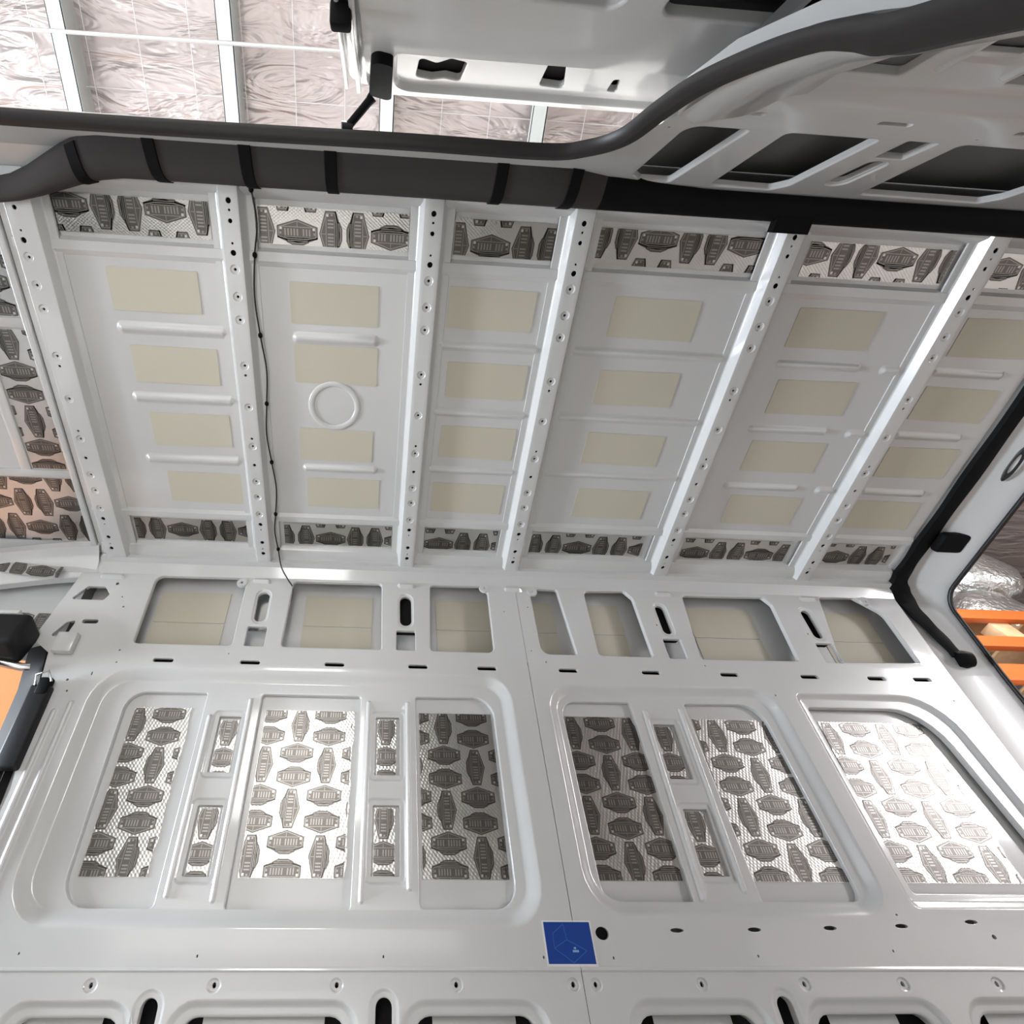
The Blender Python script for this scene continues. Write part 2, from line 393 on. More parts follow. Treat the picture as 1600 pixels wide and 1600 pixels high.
def lw_front():
    P = [hole(poly([(-0.865, .124), (-0.580, .122), (-0.582, .744), (-0.852, .744)], [.065, .010, .018, .085]), .004, .014),
         hole(rect(-0.392, -0.030, .122, .746, .014), .004, .014),
         hole(poly([(0.161, .119), (0.452, .116), (0.455, .742), (0.162, .742)], [.012, .075, .065, .018]), .004, .014),
         frame_hole(-.526, -.446, .203, .387), frame_hole(-.530, -.447, .479, .667), frame_hole(.022, .110, .195, .388), frame_hole(.020, .110, .473, .664),
         vbead(-0.425, .14, .73), vbead(-0.004, .14, .73), vbead(0.136, .14, .70), vbead(-0.556, .20, .72)]
    it = [pocket(poly([(-0.985, .046), (0.520, .042), (0.527, .786), (-0.985, .786)], [.13, .10, .11, .13]), 0.026, 0.045, P)]
    it += slots((-.766, -.450, -.138, .175, .437)) + ringed((-.684, -.373, -.058, .256, .570))
    it += small([(-.89, .836, .003, .004), (-.43, .841, .003, .004), (.063, .842, .003, .004), (.500, .843, .003, .004), (-.93, .030, .004, .003), (-1.00, .075, .003, .008), (-1.075, .10, .005, .005), (-1.06, .14, .004, .004)])
    it += [pocket(rect(-1.085, -1.060, .20, .86, .012), -0.006, 0.010), pocket(rect(-1.040, -1.015, .17, .84, .012), -0.006, 0.010)]
    it += [low_window(-.860, -.580), low_window(-.450, -.020), low_window(.135, .470), low_slot(-.525), low_slot(.066)]
    return it
def lw_rear():
    P = [hole(poly([(0.700, .124), (0.970, .121), (0.988, .738), (0.708, .738)], [.055, .012, .014, .065]), .004, .014),
         hole(poly([(1.170, .122), (1.468, .118), (1.515, .728), (1.190, .728)], [.012, .085, .045, .018]), .004, .014),
         frame_hole(1.031, 1.117, .199, .385), frame_hole(1.040, 1.126, .472, .657), vbead(1.012, .15, .72), vbead(1.150, .14, .70)]
    it = [pocket(poly([(0.648, .066), (1.530, .064), (1.575, .756), (0.650, .760)], [.10, .10, .09, .12]), 0.026, 0.040, P),
          pocket(poly([(1.605, .080), (2.170, .080), (2.262, .735), (1.630, .735)], [.03, .17, .03, .03]), 0.016, 0.024,
                 [hole(poly([(1.642, .128), (2.105, .128), (2.205, .700), (1.668, .700)], [.014, .16, .02, .014]), .004, .016)])]
    it += slots((.750, 1.074, 1.385, 1.707, 1.979, 2.167)) + ringed((.631, .923, 1.210, 1.490, 1.763))
    it += [hole(ellipse(.676, .792, .020, .0155, 20), .001, .01)]
    it += [hole(ellipse(x, t, .0205, .0058, 16), .001, .01) for x, t in ((.894, .785), (1.122, .783), (1.349, .779), (1.568, .774), (1.789, .764))]
    it += small([(.694, .844, .003, .004), (1.106, .840, .003, .004), (1.506, .829, .003, .004), (1.833, .798, .007, .006), (1.57, .748, .004, .003), (1.53, .095, .004, .003), (2.235, .10, .004, .003)])
    it += [low_window(.720, 1.060), low_window(1.200, 1.545), low_window(1.650, 2.05), low_slot(1.135)]
    return it
def inner_panel(name, uw_out, uw, lw_out, lw, FU, FL, parent):
    bm = bmesh.new()
    panel(bm, V2(uw_out), uw, FU); panel(bm, V2(lw_out), lw, FL)
    clean(bm, False)
    bmesh.ops.recalc_face_normals(bm, faces=bm.faces)
    return add(name, bm, 'paint', parent, 32, True)
G = 0.0008
inner_panel('inner_panel', [(-1.205, -0.03), (XS - G, -0.03), (XS - G, TU), (-1.185, TU), (-1.265, 0.335), (-1.205, 0.05)], uw_front(),
            [(-1.185, 0), (XS - G, 0), (XS - G, 1.60), (-1.09, 1.60), (-1.10, .45)], lw_front(), fU, fL, wall)
inner_panel('inner_panel', [(XS + G, -0.03), (2.298, -0.03), (2.298, TU), (XS + G, TU)], uw_rear(),
            [(XS + G, 0), (2.298, 0), (2.33, 1.60), (XS + G, 1.60)], lw_rear(), fU, fL, wall)
# long pressed step under the recesses
bm = bmesh.new()
for a, b in ((-1.09, XS - G), (XS + G, 2.29)):
    loft(bm, [[fL(x, .862, -0.0002), fL(x, .8655, -0.0030), fL(x, .869, -0.0036), fL(x, .873, -0.0002)] for x in (a, b)], False)
bmesh.ops.recalc_face_normals(bm, faces=bm.faces); add('pressed_step', bm, 'paint', wall, 0)
# stiffeners behind the low windows; the dark plane paints in cavity shade
for a, b in ((-.84, -.645), (-.395, -.085), (.195, .415), (.785, 1.0), (1.27, 1.465), (1.72, 2.10)):
    bm = bmesh.new(); loft(bm, [[fL(x, .93, .060), fL(x, .965, .050), fL(x, 1.00, .050), fL(x, 1.01, .056), fL(x, 1.15, .056)] for x in (a, b)], False)
    add('sill_stiffener', bm, 'paint', wall, 30)
bm = bmesh.new(); loft(bm, [[fL(x, .90, .080), fL(x, 1.30, .080)] for x in (-1.05, 2.28)], False); add('sill_shade', bm, 'dark', wall, 0)
# backing boxes behind the narrow slots; dark ones paint in the shade
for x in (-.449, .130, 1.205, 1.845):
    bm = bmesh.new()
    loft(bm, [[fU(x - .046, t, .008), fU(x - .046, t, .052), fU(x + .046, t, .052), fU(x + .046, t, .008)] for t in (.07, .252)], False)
    add('pillar_slot_backing', bm, 'dark' if x > 0 else 'chrome', wall, 0)
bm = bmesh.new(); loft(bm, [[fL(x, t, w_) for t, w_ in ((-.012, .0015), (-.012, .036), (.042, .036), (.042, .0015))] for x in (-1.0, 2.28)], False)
add('slot_shade_box', bm, 'dark', wall, 0)  # dark box paints in the shade behind the slot row
bm = bmesh.new(); bmesh.ops.create_circle(bm, cap_ends=True, segments=20, radius=.03)
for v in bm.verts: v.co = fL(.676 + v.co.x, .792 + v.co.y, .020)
add('hole_shade', bm, 'dark', wall, 0)  # dark disc paints in the shade inside the round hole
# bosses in the window corners
for x, t in ((-0.548, .061), (0.466, .050), (0.668, .060), (2.150, .052)):
    bm = bmesh.new(); panel(bm, ellipse(x, t, .021, .019, 20)(0), [hole(ellipse(x, t, .0065, .0065, 12), .001, .004)], lambda s, tt, w_: fU(s, tt, w_ - .003))
    loft(bm, [[fU(p.x, p.y, -.003) for p in ellipse(x, t, .021, .019, 20)(0)], [fU(p.x, p.y, .006) for p in ellipse(x, t, .021, .019, 20)(-.002)]])
    clean(bm); add('corner_boss', bm, 'paint', wall, 40)
# folded bracket by the B-pillar
bm = bmesh.new(); box(bm, (-1.165, 0.318, -0.030), (-1.095, 0.395, 0.001), 0, lambda p: fU(p[0], p[1], p[2])); bevel(bm, .004)
br = add('folded_bracket', bm, 'paint', wall, 40)

# ---- left wall (sliding-door side): header over the doorway and the panel behind it
bm = bmesh.new()
out = [(-1.75, -0.02), (2.275, -0.02), (2.262, TU), (0.615, TU), (0.600, .355), (0.575, .300), (0.535, .245), (0.480, .212), (0.400, .196), (-1.75, .190)]
panel(bm, V2(out), [i for i in uw_rear()], gU)
panel(bm, V2([(0.615, 0), (2.262, 0), (2.33, 1.60), (0.66, 1.60), (0.64, .30)]), lw_rear(), gL)
clean(bm)
wall_l = struct(add('wall_left', bm, 'paint', None, 32, True), 'white van side wall with the sliding door opening')
bm = bmesh.new(); loft(bm, [[Vector((x, 1.28 - p.y, p.z)) for p in sk] for x in (0.66, 2.30)], False)
loft(bm, [[Vector((x, 1.28 - p.y, p.z)) for p in (fU(0, -.03, .0), fU(0, -.032, .10))] for x in (.50, 2.30)], False)
loft(bm, [[Vector((0.625, 1.28 - p.y, p.z)) for p in (fU(0, .1, .0), fL(0, 0, 0), fL(0, 1.6, 0))], [Vector((0.66, 1.28 - p.y, p.z)) for p in (fU(0, .1, .07), fL(0, 0, .07), fL(0, 1.6, .09))]], False)
add('outer_skin', bm, 'shade_paint', wall_l, 0)  # skin carries the cavity's shade in its colour
bm = bmesh.new(); loft(bm, [[Vector((x, y, z)) for y, z in ((-.138, 1.552), (-.146, 1.556), (-.150, 1.62), (-.145, 1.70), (-.13, 1.79))] for x in (-1.75, .48)], False)
add('header_return', bm, 'paint', wall_l, 30)
bm = bmesh.new()
pil = [(.60, -.195, 1.36), (.605, -.225, 1.20), (.63, -.235, 1.02), (.655, -.225, .90), (.665, -.212, .70), (.67, -.19, .2), (.67, -.19, -.15)]
loft(bm, [[Vector((x + .0, y - .06, z)), Vector((x + .005, y, z)), Vector((x + .05, y + .012, z)), Vector((x + .16, y - .01, z)), Vector((x + .22, gL(0, max(0, (1.365 - z) / .954), 0).y - .01, z))] for x, y, z in pil], False)
bmesh.ops.recalc_face_normals(bm, faces=bm.faces); add('door_pillar', bm, 'paint', wall_l, 40)
bm = bmesh.new(); box(bm, (-1.75, -.62, -.15), (-1.45, -.06, 1.72)); bevel(bm, .03, 3); add('front_pillar', bm, 'paint', wall_l, 40)

# ---- floor of the van
bm = bmesh.new(); box(bm, (-2.1, -0.64, -0.20), (2.45, 2.0, -0.15)); floor = struct(add('floor', bm, 'rubmat', None, 0), 'grey van load floor')
bm = bmesh.new(); box(bm, (-14, -12, -0.95), (14, 12, -0.90)); ground = struct(add('floor_hall', bm, 'conc', None, 0), 'grey concrete floor of the hall')

bm = bmesh.new(); box(bm, (-1.4, -.63, -.15), (.62, -.08, -.142)); bevel(bm, .003)
tag(add('bounce_absorbing_mat', bm, 'black', None, 0), 'black mat added on the sliding door step to absorb bounced light', 'mat')  # added, unseen; its black keeps floor bounce off the sliding door
# ================================================================ FRONT BAY OVER THE CAB
def bar(name, lo, hi, parent, m='paint', r=.004):
    bm = bmesh.new(); box(bm, lo, hi); bevel(bm, r); return add(name, bm, m, parent, 40)
bar('roof_frame_bar', (-1.182, .02, 1.772), (-1.160, 1.31, 1.805), ceiling)
bar('roof_frame_bar', (-1.62, .392, 1.792), (-1.178, .424, 1.805), ceiling)
bar('roof_frame_bar', (-1.70, .952, 1.790), (-1.178, .984, 1.805), ceiling)
bar('roof_frame_bar', (-1.372, .424, 1.791), (-1.333, .955, 1.805), ceiling)
bm = bmesh.new()
bow = smooth_path([(-1.150, 1.335, 1.770), (-1.32, 1.345, 1.755), (-1.52, 1.355, 1.720), (-1.80, 1.36, 1.650), (-2.1, 1.36, 1.55)], 5)
rings = []
for p in bow: rings.append([p + Vector(d) for d in ((0, -.055, .035), (0, -.050, .005), (0, -.020, -.010), (0, .012, -.030), (0, .040, -.075), (0, .048, -.080), (0, .075, -.075), (0, .10, -.02))])
loft(bm, rings, False); bmesh.ops.recalc_face_normals(bm, faces=bm.faces)
struct(add('trim_1', bm, 'paint', None, 40), 'curved white roof bow above the cab side')
bm = bmesh.new()
loft(bm, [[fU(x, t, w_) for t, w_ in ((0.02, .09), (.12, .075), (.30, .060), (.40, .05))] for x in (-2.1, -1.19)], False)
struct(add('trim_2', bm, 'paint', None, 40), 'white cab side panel below the roof bow')

bm = bmesh.new()
loft(bm, [[Vector((-2.15, y, 1.80)), Vector((-2.55, y, 1.55)), Vector((-2.72, y, 1.30))] for y in (-.25, 1.53)], False)
struct(add('wall_front', bm, 'paint', None, 40), 'white front roof cap above the windscreen')
bm = bmesh.new(); box(bm, (-3.3, -.6, -.2), (-2.6, 1.9, .55)); bevel(bm, .08, 3)
tag(add('dashboard', bm, 'plastic', None, 40), 'black dashboard in front of the cab seats', 'dashboard')
# ================================================================ REAR OPENING
bm = bmesh.new()
def portal(x, dz, dy, r):
    # closed profile of the rear opening, symmetrical about y = .64
    top = 1.785 - dz
    pts = [(1.365 - dy + .32 * 0, top), (1.48 - dy, 1.365), (1.775 - dy, .43), (1.86 - dy, -.15)]
    L = [(1.28 - y, z) for y, z in reversed(pts)]
    return [Vector((x, p.x, p.y)) for p in rpoly(pts + L, [r, .35, .3, .01, .01, .3, .35, r], 0, 7)]
loft(bm, [portal(2.285, -.005, -.01, .03), portal(2.33, .0, -.005, .05), portal(2.40, .012, .0, .06), portal(2.47, .060, .004, .085), portal(2.50, .085, .010, .10), portal(2.51, .088, .012, .10), portal(2.515, .075, .0, .10), portal(2.515, -.12, -.10, .12)])
bmesh.ops.recalc_face_normals(bm, faces=bm.faces)
rear = struct(add('door_1', bm, 'paint', None, 50), 'pale grey frame of the open rear doorway')
bm = bmesh.new()
pr_ = portal(2.505, .094, .016, .10)
tube(bm, pr_ + [pr_[0]], .0085, 8, 0, Vector((1, 0, 0)))
tag(add('rear_door_seal', bm, 'rubber_b', None, 60), 'thin dark rubber edge seal round the rear doorway', 'door seal')
# black foam gasket along roof and corner
bm = bmesh.new()
gp = smooth_path([(2.335, -.05, 1.770), (2.345, .30, 1.776), (2.345, .80, 1.778), (2.343, 1.15, 1.778), (2.340, 1.30, 1.770), (2.345, 1.360, 1.735), (2.350, 1.395, 1.650), (2.370, 1.425, 1.540), (2.390, 1.455, 1.445)], 8)
rings = []
for i, p in enumerate(gp):
    f = i / (len(gp) - 1); hw = .036 + .003 * math.sin(i * .9) + .016 * math.exp(-((f - .62) / .09) ** 2) - .012 * max(0, min(1, (f - .72) * 5))
    t = (gp[min(i + 1, len(gp) - 1)] - gp[max(i - 1, 0)]).normalized(); nn = Vector((1, 0, 0)); b_ = t.cross(nn).normalized()
    if b_.z > 0 or (abs(b_.z) < .3 and b_.y > 0): b_ = -b_
    rings.append([p - nn * hw, p - nn * hw * .8 + b_ * .014, p + b_ * .020, p + nn * hw * .8 + b_ * .014, p + nn * hw, p - b_ * .02])
loft(bm, rings, True, True); bmesh.ops.recalc_face_normals(bm, faces=bm.faces)
gk = tag(add('foam_gasket', bm, 'black', None, 50), 'wide black foam gasket along roof edge and corner by rear doorway', 'gasket')
bm = bmesh.new(); box(bm, (2.36, 1.045, 1.722), (2.475, 1.135, 1.762)); bevel(bm, .014, 3); add('rubber_block', bm, 'black', gk, 40)
bm = bmesh.new(); tube(bm, [(2.375, 1.458, 1.435), (2.395, 1.452, 1.430), (2.420, 1.445, 1.425)], [.030, .036, .030], 16); add('round_plug', bm, 'black', gk, 40)
# hinge recess and a dark plate painting the striker hole's shade
bm = bmesh.new()
def reard(y, z, ry, rz, x=2.46): return [Vector((x, y + ry * math.cos(2 * PI * k / 18), z + rz * math.sin(2 * PI * k / 18))) for k in range(18)]
fr_ = lambda c, a, b: [c + Vector((.055 * b * math.sin(t) * .5, a * math.cos(t), .028 * 0 - b * math.sin(t))) for t in [2 * PI * k / 18 for k in range(18)]]
cc = Vector((2.432, .72, 1.738))
for k, (s_, d_) in enumerate(((1, 0), (.85, .006), (.55, .002))): pass
loft(bm, [fr_(cc + Vector((.0, 0, -.002)), .075, .018), fr_(cc + Vector((0, 0, -.008)), .064, .013), fr_(cc + Vector((0, 0, -.003)), .040, .007)], True, False)
add('latch_recess', bm, 'chrome', rear, 60)
bm = bmesh.new(); box(bm, (2.425, .255, -.006), (2.482, .335, .01), 0, lambda p: fL(*p)); bevel(bm, .004, 2); add('striker_hole_plate', bm, 'dark', rear, 40)

# ================================================================ SOUND-DEADENING SHEETS AND PADS
def clip(pl, x0, x1, y0, y1):
    for ax, lim, sg in ((0, x0, 1), (0, x1, -1), (1, y0, 1), (1, y1, -1)):
        out = []
        for i in range(len(pl)):
            a, b = pl[i - 1], pl[i]; da, db = sg * (a[ax] - lim), sg * (b[ax] - lim)
            if (da >= 0) != (db >= 0):
                t = da / (da - db); out.append((a[0] + (b[0] - a[0]) * t, a[1] + (b[1] - a[1]) * t))
            if db >= 0: out.append(b)
        pl = out
        if len(pl) < 3: return []
    return pl
def emblem():
    """long hexagonal plate print with a cap, frame line, corner dots and illegible lettering bars; unit size 1 x .57"""
    q = []
    q.append((0, [(-.5, -.13), (0, -.285), (.5, -.13), (.5, .13), (.0, .235), (-.5, .13)]))
    q.append((0, [(-.30, .16), (.30, .16), (.27, .225), (.13, .285), (-.13, .285), (-.27, .225)]))
    q.append((0, [(-.5, .10), (.5, .10), (.5, .13), (.30, .20), (-.30, .20), (-.5, .13)]))
    def ln(a, b, wd, mi):
        dx, dy = b[0] - a[0], b[1] - a[1]; L = math.hypot(dx, dy); nx, ny = -dy / L * wd / 2, dx / L * wd / 2
        q.append((mi, [(a[0] - nx, a[1] - ny), (b[0] - nx, b[1] - ny), (b[0] + nx, b[1] + ny), (a[0] + nx, a[1] + ny)]))
    fr = [(-.455, -.10), (0, -.245), (.455, -.10), (.455, .10), (.25, .145), (-.25, .145), (-.455, .10)]
    for a, b in zip(fr, fr[1:] + fr[:1]): ln(a, b, .018, 1)
    ln((-.36, -.115), (.36, -.115), .016, 1); ln((-.25, .185), (.25, .185), .014, 1); ln((-.16, .235), (.16, .235), .014, 1); ln((-.33, .105), (.33, .105), .014, 1)
    ln((0, -.245), (0, -.115), .014, 1)
    for x in (-.405, .405): q.append((2, [(x - .03, -.105), (x + .03, -.105), (x + .03, -.050), (x - .03, -.050)]))
    for x in (-.415, .415): q.append((1, [(x - .022, .0), (x + .022, .0), (x + .022, .05), (x - .022, .05)]))
    for k in range(9):
        x = -.30 + .075 * k
        if k in (3,): continue
        q.append((1, [(x - .018, -.075), (x + .018, -.075), (x + .018, .075), (x - .018, .075)]))
        if k % 2: q.append((0, [(x - .012, -.03), (x + .018, -.03), (x + .018, .01), (x - .012, .01)]))
        else: q.append((0, [(x - .018, .02), (x + .010, .02), (x + .010, .045), (x - .018, .045)]))
    return q
EMB = emblem()
def sheet(name, label, group, x0, x1, y0, y1, place, turn=False, pu=0.0, pv=0.0, thick=0.0022, ragged=0.0, P=0.258):
    """foil sheet over a rectangle of plane coordinates; place(s,t,w) gives the point, w < 0 towards the cabin"""
    bm = bmesh.new()
    nx, ny = max(2, int((x1 - x0) / .03)), max(2, int((y1 - y0) / .03))
    rnd = random.Random(hash(name) % 1000 + int(x0 * 1000) + int(y0 * 100))
    def e(s, t):
        if ragged and abs(s - x1) < 1e-6: s += rnd.uniform(-ragged, ragged * .4)
        return s, t
    g = [[bm.verts.new(place(*e(x0 + (x1 - x0) * i / nx, y0 + (y1 - y0) * j / ny), -thick)) for i in range(nx + 1)] for j in range(ny + 1)]
    for j in range(ny):
        for i in range(nx): bm.faces.new((g[j][i], g[j][i + 1], g[j + 1][i + 1], g[j + 1][i]))
    rim = [g[0][i] for i in range(nx + 1)] + [g[j][nx] for j in range(1, ny + 1)] + [g[ny][i] for i in range(nx - 1, -1, -1)] + [g[j][0] for j in range(ny - 1, 0, -1)]
    cen = place((x0 + x1) / 2, (y0 + y1) / 2, 0) - place((x0 + x1) / 2, (y0 + y1) / 2, -thick)
    low = [bm.verts.new(v.co + cen * .9) for v in rim]
    for i in range(len(rim)): bm.faces.new((rim[i], low[i], low[(i + 1) % len(rim)], rim[(i + 1) % len(rim)]))
    bmesh.ops.recalc_face_normals(bm, faces=bm.faces)
    o = tag(add(name, bm, 'foil', None, 0), label, 'insulation sheet', group)
    # print
    bm = bmesh.new(); L, cw = P * .433, P * .407
    a0, a1, b0, b1 = (y0, y1, x0, x1) if turn else (x0, x1, y0, y1)
    ks = range(int((a0 - pu) / cw) - 1, int((a1 - pu) / cw) + 3)
    for k in ks:
        for m in range(int((b0 - pv) / P) - 2, int((b1 - pv) / P) + 3):
            for dv, rot, flip in ((0, True, (k + m) % 2 == 0), (.355 * P, False, False), (.645 * P, False, True)):
                cu, cv = pu + k * cw, pv + m * P + (P / 2 if k % 2 else 0) + dv
                for mi, pl in EMB:
                    pts = []
                    for x, y in pl:
                        if flip: x, y = -x, -y
                        if rot: x, y = -y, x
                        u_, v_ = cu + x * L, cv + y * L
                        pts.append((v_, u_) if turn else (u_, v_))
                    c = clip(pts, x0 + .001, x1 - .001 - ragged, y0 + .001, y1 - .001)
                    if len(c) >= 3:
                        try: vface(bm, [place(px, py, -thick - .0004 - (.0003, .0006, .0006)[mi] + .0001 * (mi == 0)) for px, py in c], mi)
                        except ValueError: pass
    bmesh.ops.recalc_face_normals(bm, faces=bm.faces)
    add('printed_emblems', bm, ['ink', 'foil_line', 'foil_dot'], o, 0)
    return o
roofp = lambda z: (lambda s, t, w_: Vector((s, t, z + w_)))
BAYN = ['leftmost full roof bay', 'bay with the pressed circle', 'narrow middle roof bay', 'fourth roof bay from the left', 'second roof bay from the rear', 'rearmost roof bay']
TOP = [(-1.0, -0.541), (-0.397, 0.062), (0.203, 0.519), (0.646, 1.182), (1.330, 1.810), (1.945, 2.262)]
BOT = [(-0.992, -0.531), (-0.385, 0.063), (0.202, 0.510), (0.655, 1.143), (1.313, 1.790), (1.955, 2.260)]
ph = [(.055, -.958, 1.202, -.800), (.092, -.279, 1.222, -.192), (.099, .319, 1.229, .264), (.049, .843, 1.222, .861), (.061, 1.629, 1.226, 1.383), (.070, 1.99, 1.220, 2.012)]
for i in range(6):
    sheet('deadening_strip', 'printed foil strip by the black rail in the ' + BAYN[i], 'foil strips along the black rail side of the roof', *TOP[i], .025, .128, roofp(1.7945), True, ph[i][0], ph[i][1], P=.287)
    sheet('deadening_strip', 'printed foil strip at the wall end of the ' + BAYN[i], 'foil strips along the wall side of the roof', *BOT[i], 1.151, 1.254, roofp(1.7945), True, ph[i][2], ph[i][3], P=.287)
fw = lambda s, t, w_: fL(s, t, SKIN + w_)
WS = [(-.826, -.626, 'slim printed foil sheet in the leftmost wall recess opening'), (-.369, -.052, 'brightly shining foil sheet in the left middle wall opening'),
      (.178, .441, 'grey foil sheet in the opening left of the wall seam'), (.712, .978, 'grey foil sheet in the opening right of the wall seam'),
      (1.195, 1.508, 'dark foil sheet in the opening left of the rearmost sheet'), (1.680, 2.085, 'large glaring foil sheet in the rearmost wall opening')]
pv = [(-.807, .235), (-.242, .226), (.262, .225), (.733, .234), (1.265, .234), (1.915, .234)]
for (a, b, lb), (u_, v_) in zip(WS, pv):
    sheet('deadening_sheet', lb, 'foil sheets in the large wall openings', a, b, .175, .667, fw, False, u_, v_, .0022, .006 if a < 0 or a > 1.6 else 0.0)
for a, b, t0, t1, lb in ((-.518, -.456, .214, .392, 'small foil piece in the upper left slot beside the shining sheet'), (-.522, -.458, .486, .672, 'small foil piece in the lower left slot beside the shining sheet'),
                         (.030, .096, .202, .394, 'small foil piece in the upper slot right of the shining sheet'), (.028, .094, .480, .672, 'small foil piece in the lower slot right of the shining sheet'),
                         (1.034, 1.105, .205, .392, 'small dark foil piece in the upper slot right of the wall seam'), (1.045, 1.115, .478, .664, 'small dark foil piece in the lower slot right of the wall seam')):
    sheet('deadening_piece', lb, 'foil pieces in the small wall slots', a, b, t0, t1, fw, False, a + .03, t0 + .03)
fu7 = lambda s, t, w_: fU(s, t, .068 + w_)
for x, lb in ((-.447, 'foil scrap behind the leftmost square wall hole'), (.131, 'foil scrap behind the square wall hole left of the seam'), (1.206, 'foil scrap behind the square wall hole right of the seam'), (1.835, 'foil scrap behind the rearmost square wall hole')):
    sheet('deadening_scrap', lb, 'foil scraps behind the square wall holes', x - .105, x + .105, .330, .364, fu7, True, .33, x)
fz = roofp(1.7998)
for a, b, c, d, lb, tr in ((-1.325, -1.186, .06, .388, 'printed foil sheet over the cab, corner nearest the black rail', False), (-1.330, -1.186, .430, .948, 'printed foil sheet over the cab beside the leftmost rib', False),
                           (-1.66, -1.186, .990, 1.285, 'wide printed foil sheet over the cab by the roof bow', True)):
    sheet('deadening_sheet', lb, 'foil sheets over the cab', a, b, c, d, fz, tr, 1.102 if tr else -1.265, -1.228 if tr else .757, P=.287)
sheet('deadening_strip', 'narrow dark foil strip along the curved cab roof bow', None, -1.60, -1.27, .02, .075, lambda s, t, w_: fU(s, t - .02 - (s + 1.2) * (s + 1.2) * .25 + .03, -.022 + w_), True, .05, -1.35)
sheet('deadening_sheet', 'crinkled shiny foil sheet on the cab side panel', None, -1.75, -1.225, .195, .335, lambda s, t, w_: fU(s, t + (s + 1.22) * -.12 * 0, .064 + w_), True, .22, -1.4)

def pad(label, group, pts, z=None, f=None, thick=.0022):
    bm = bmesh.new()
    F = f or roofp(z)
    ring = rpoly(pts, .004, 0, 2)
    up = [F(p.x, p.y, -thick) for p in ring]; lo = [F(p.x, p.y, 0) for p in ring]
    loft(bm, [lo, up]); vface(bm, up); clean(bm)
    return tag(add('damping_pad', bm, 'pad', None, 0), label, 'damping pad', group)
PX = [[(-.881, -.598), (-.856, -.567), (-.836, -.553), (-.814, -.531)], [(-.310, -.024), (-.305, -.021), (-.300, -.029), (-.279, .001)],
      [(.206, .492), (.223, .506), (.224, .506), (.213, .498)], [(.752, 1.042), (.761, 1.049), (.777, 1.074), (.795, 1.086)],
      [(1.378, 1.668), (1.411, 1.702), (1.413, 1.707), (1.426, 1.722)], [(1.966, 2.250), (1.963, 2.248), (1.960, 2.245), (1.952, 2.234)]]
PY = [(.218, .347), (.457, .583), (.692, .820), (.930, 1.062)]
PY2 = [(.231, .358), (.425, .557), (.727, .854), (.931, 1.061)]
ROW = ['nearest the black rail', 'second from the black rail', 'third from the black rail', 'nearest the wall']
for i in range(6):
    for j in range(4):
        (a, b), (c, d) = PX[i][j], (PY2 if i == 1 else PY)[j]
        s = .004 * (random.random() - .5)
        pad('cream damping pad %s in the %s' % (ROW[j], BAYN[i]), 'cream pads on the roof skin', [(a, c + s), (b, c - s), (b + s, d - s), (a + s, d + s)], 1.785)
fs = lambda s, t, w_: fU(s, t, .0695 + w_)
UPAD = [(-.885, -.60, 'leftmost window opening of the upper wall'), (-.285, -.005, 'upper wall opening with the cable end'), (.262, .52, 'upper wall opening left of the seam'), (.62, .765, 'narrow upper wall opening right of the seam'),
        (.905, 1.055, 'second upper wall opening right of the seam'), (1.355, 1.640, 'wide upper wall opening near the rear'), (1.92, 2.185, 'rearmost upper wall opening')]
for a, b, nm in UPAD:
    for (t0, t1), rw in (((.075, .215), 'upper'), ((.219, .372), 'lower')):
        pad('%s cream pad inside the %s' % (rw, nm), 'cream pads behind the upper wall openings', [(a, t0), (b, t0), (b, t1), (a, t1)], None, fs)

# ================================================================ BLUE STICKER
st = empty('blue_sticker', fL(.577, .812, -.001)); bm = bmesh.new()
def stk(bm, pts, w_, mi=0): vface(bm, [fL(.577 + x, .812 + t, w_) - st.location for x, t in pts], mi)
def stx(bm, x0, x1, t0, t1, w0, w1): box(bm, (x0, t0, w1), (x1, t1, w0), 0, lambda p: fL(.577 + p[0], .812 + p[1], p[2]) - st.location)
stx(bm, -.070, .070, -.048, .050, 0.0, -.0010); add('white_border', bm, 'white', st, 0)
bm = bmesh.new(); stx(bm, -.0655, .0655, -.0445, .0445, -.0009, -.0014); add('blue_face', bm, 'blue', st, 0)
bm = bmesh.new()
def sl(a, b, wd=.0010):
    a, b = Vector(a), Vector(b); d = (b - a).normalized(); nn = Vector((-d.y, d.x)) * wd
    stk(bm, [tuple(a - nn), tuple(b - nn), tuple(b + nn), tuple(a + nn)], -.0017)
for a, b in (((-.010, -.040), (-.043, -.020)), ((-.043, -.020), (-.044, .012)), ((-.044, .012), (-.006, -.006)), ((-.006, -.006), (-.010, -.040)), ((-.006, -.006), (.046, .017)), ((.046, .017), (.004, .042)), ((.004, .042), (-.044, .012))): sl(a, b)
add('line_drawing', bm, 'blue_l', st, 0)
bm = bmesh.new()
for x0, x1, t0, t1 in ((.010, .020, .0095, .0135), (.006, .026, .0155, .0205)):
    k = int((x1 - x0) / .0034)
    for j in range(k): stk(bm, [(x0 + j * .0034, t0), (x0 + j * .0034 + .0026, t0), (x0 + j * .0034 + .0026, t1), (x0 + j * .0034, t1)], -.0018)
add('tiny_text', bm, 'blue_t', st, 0)
tag(st, 'small square blue sticker with white border on the wall seam', 'sticker')

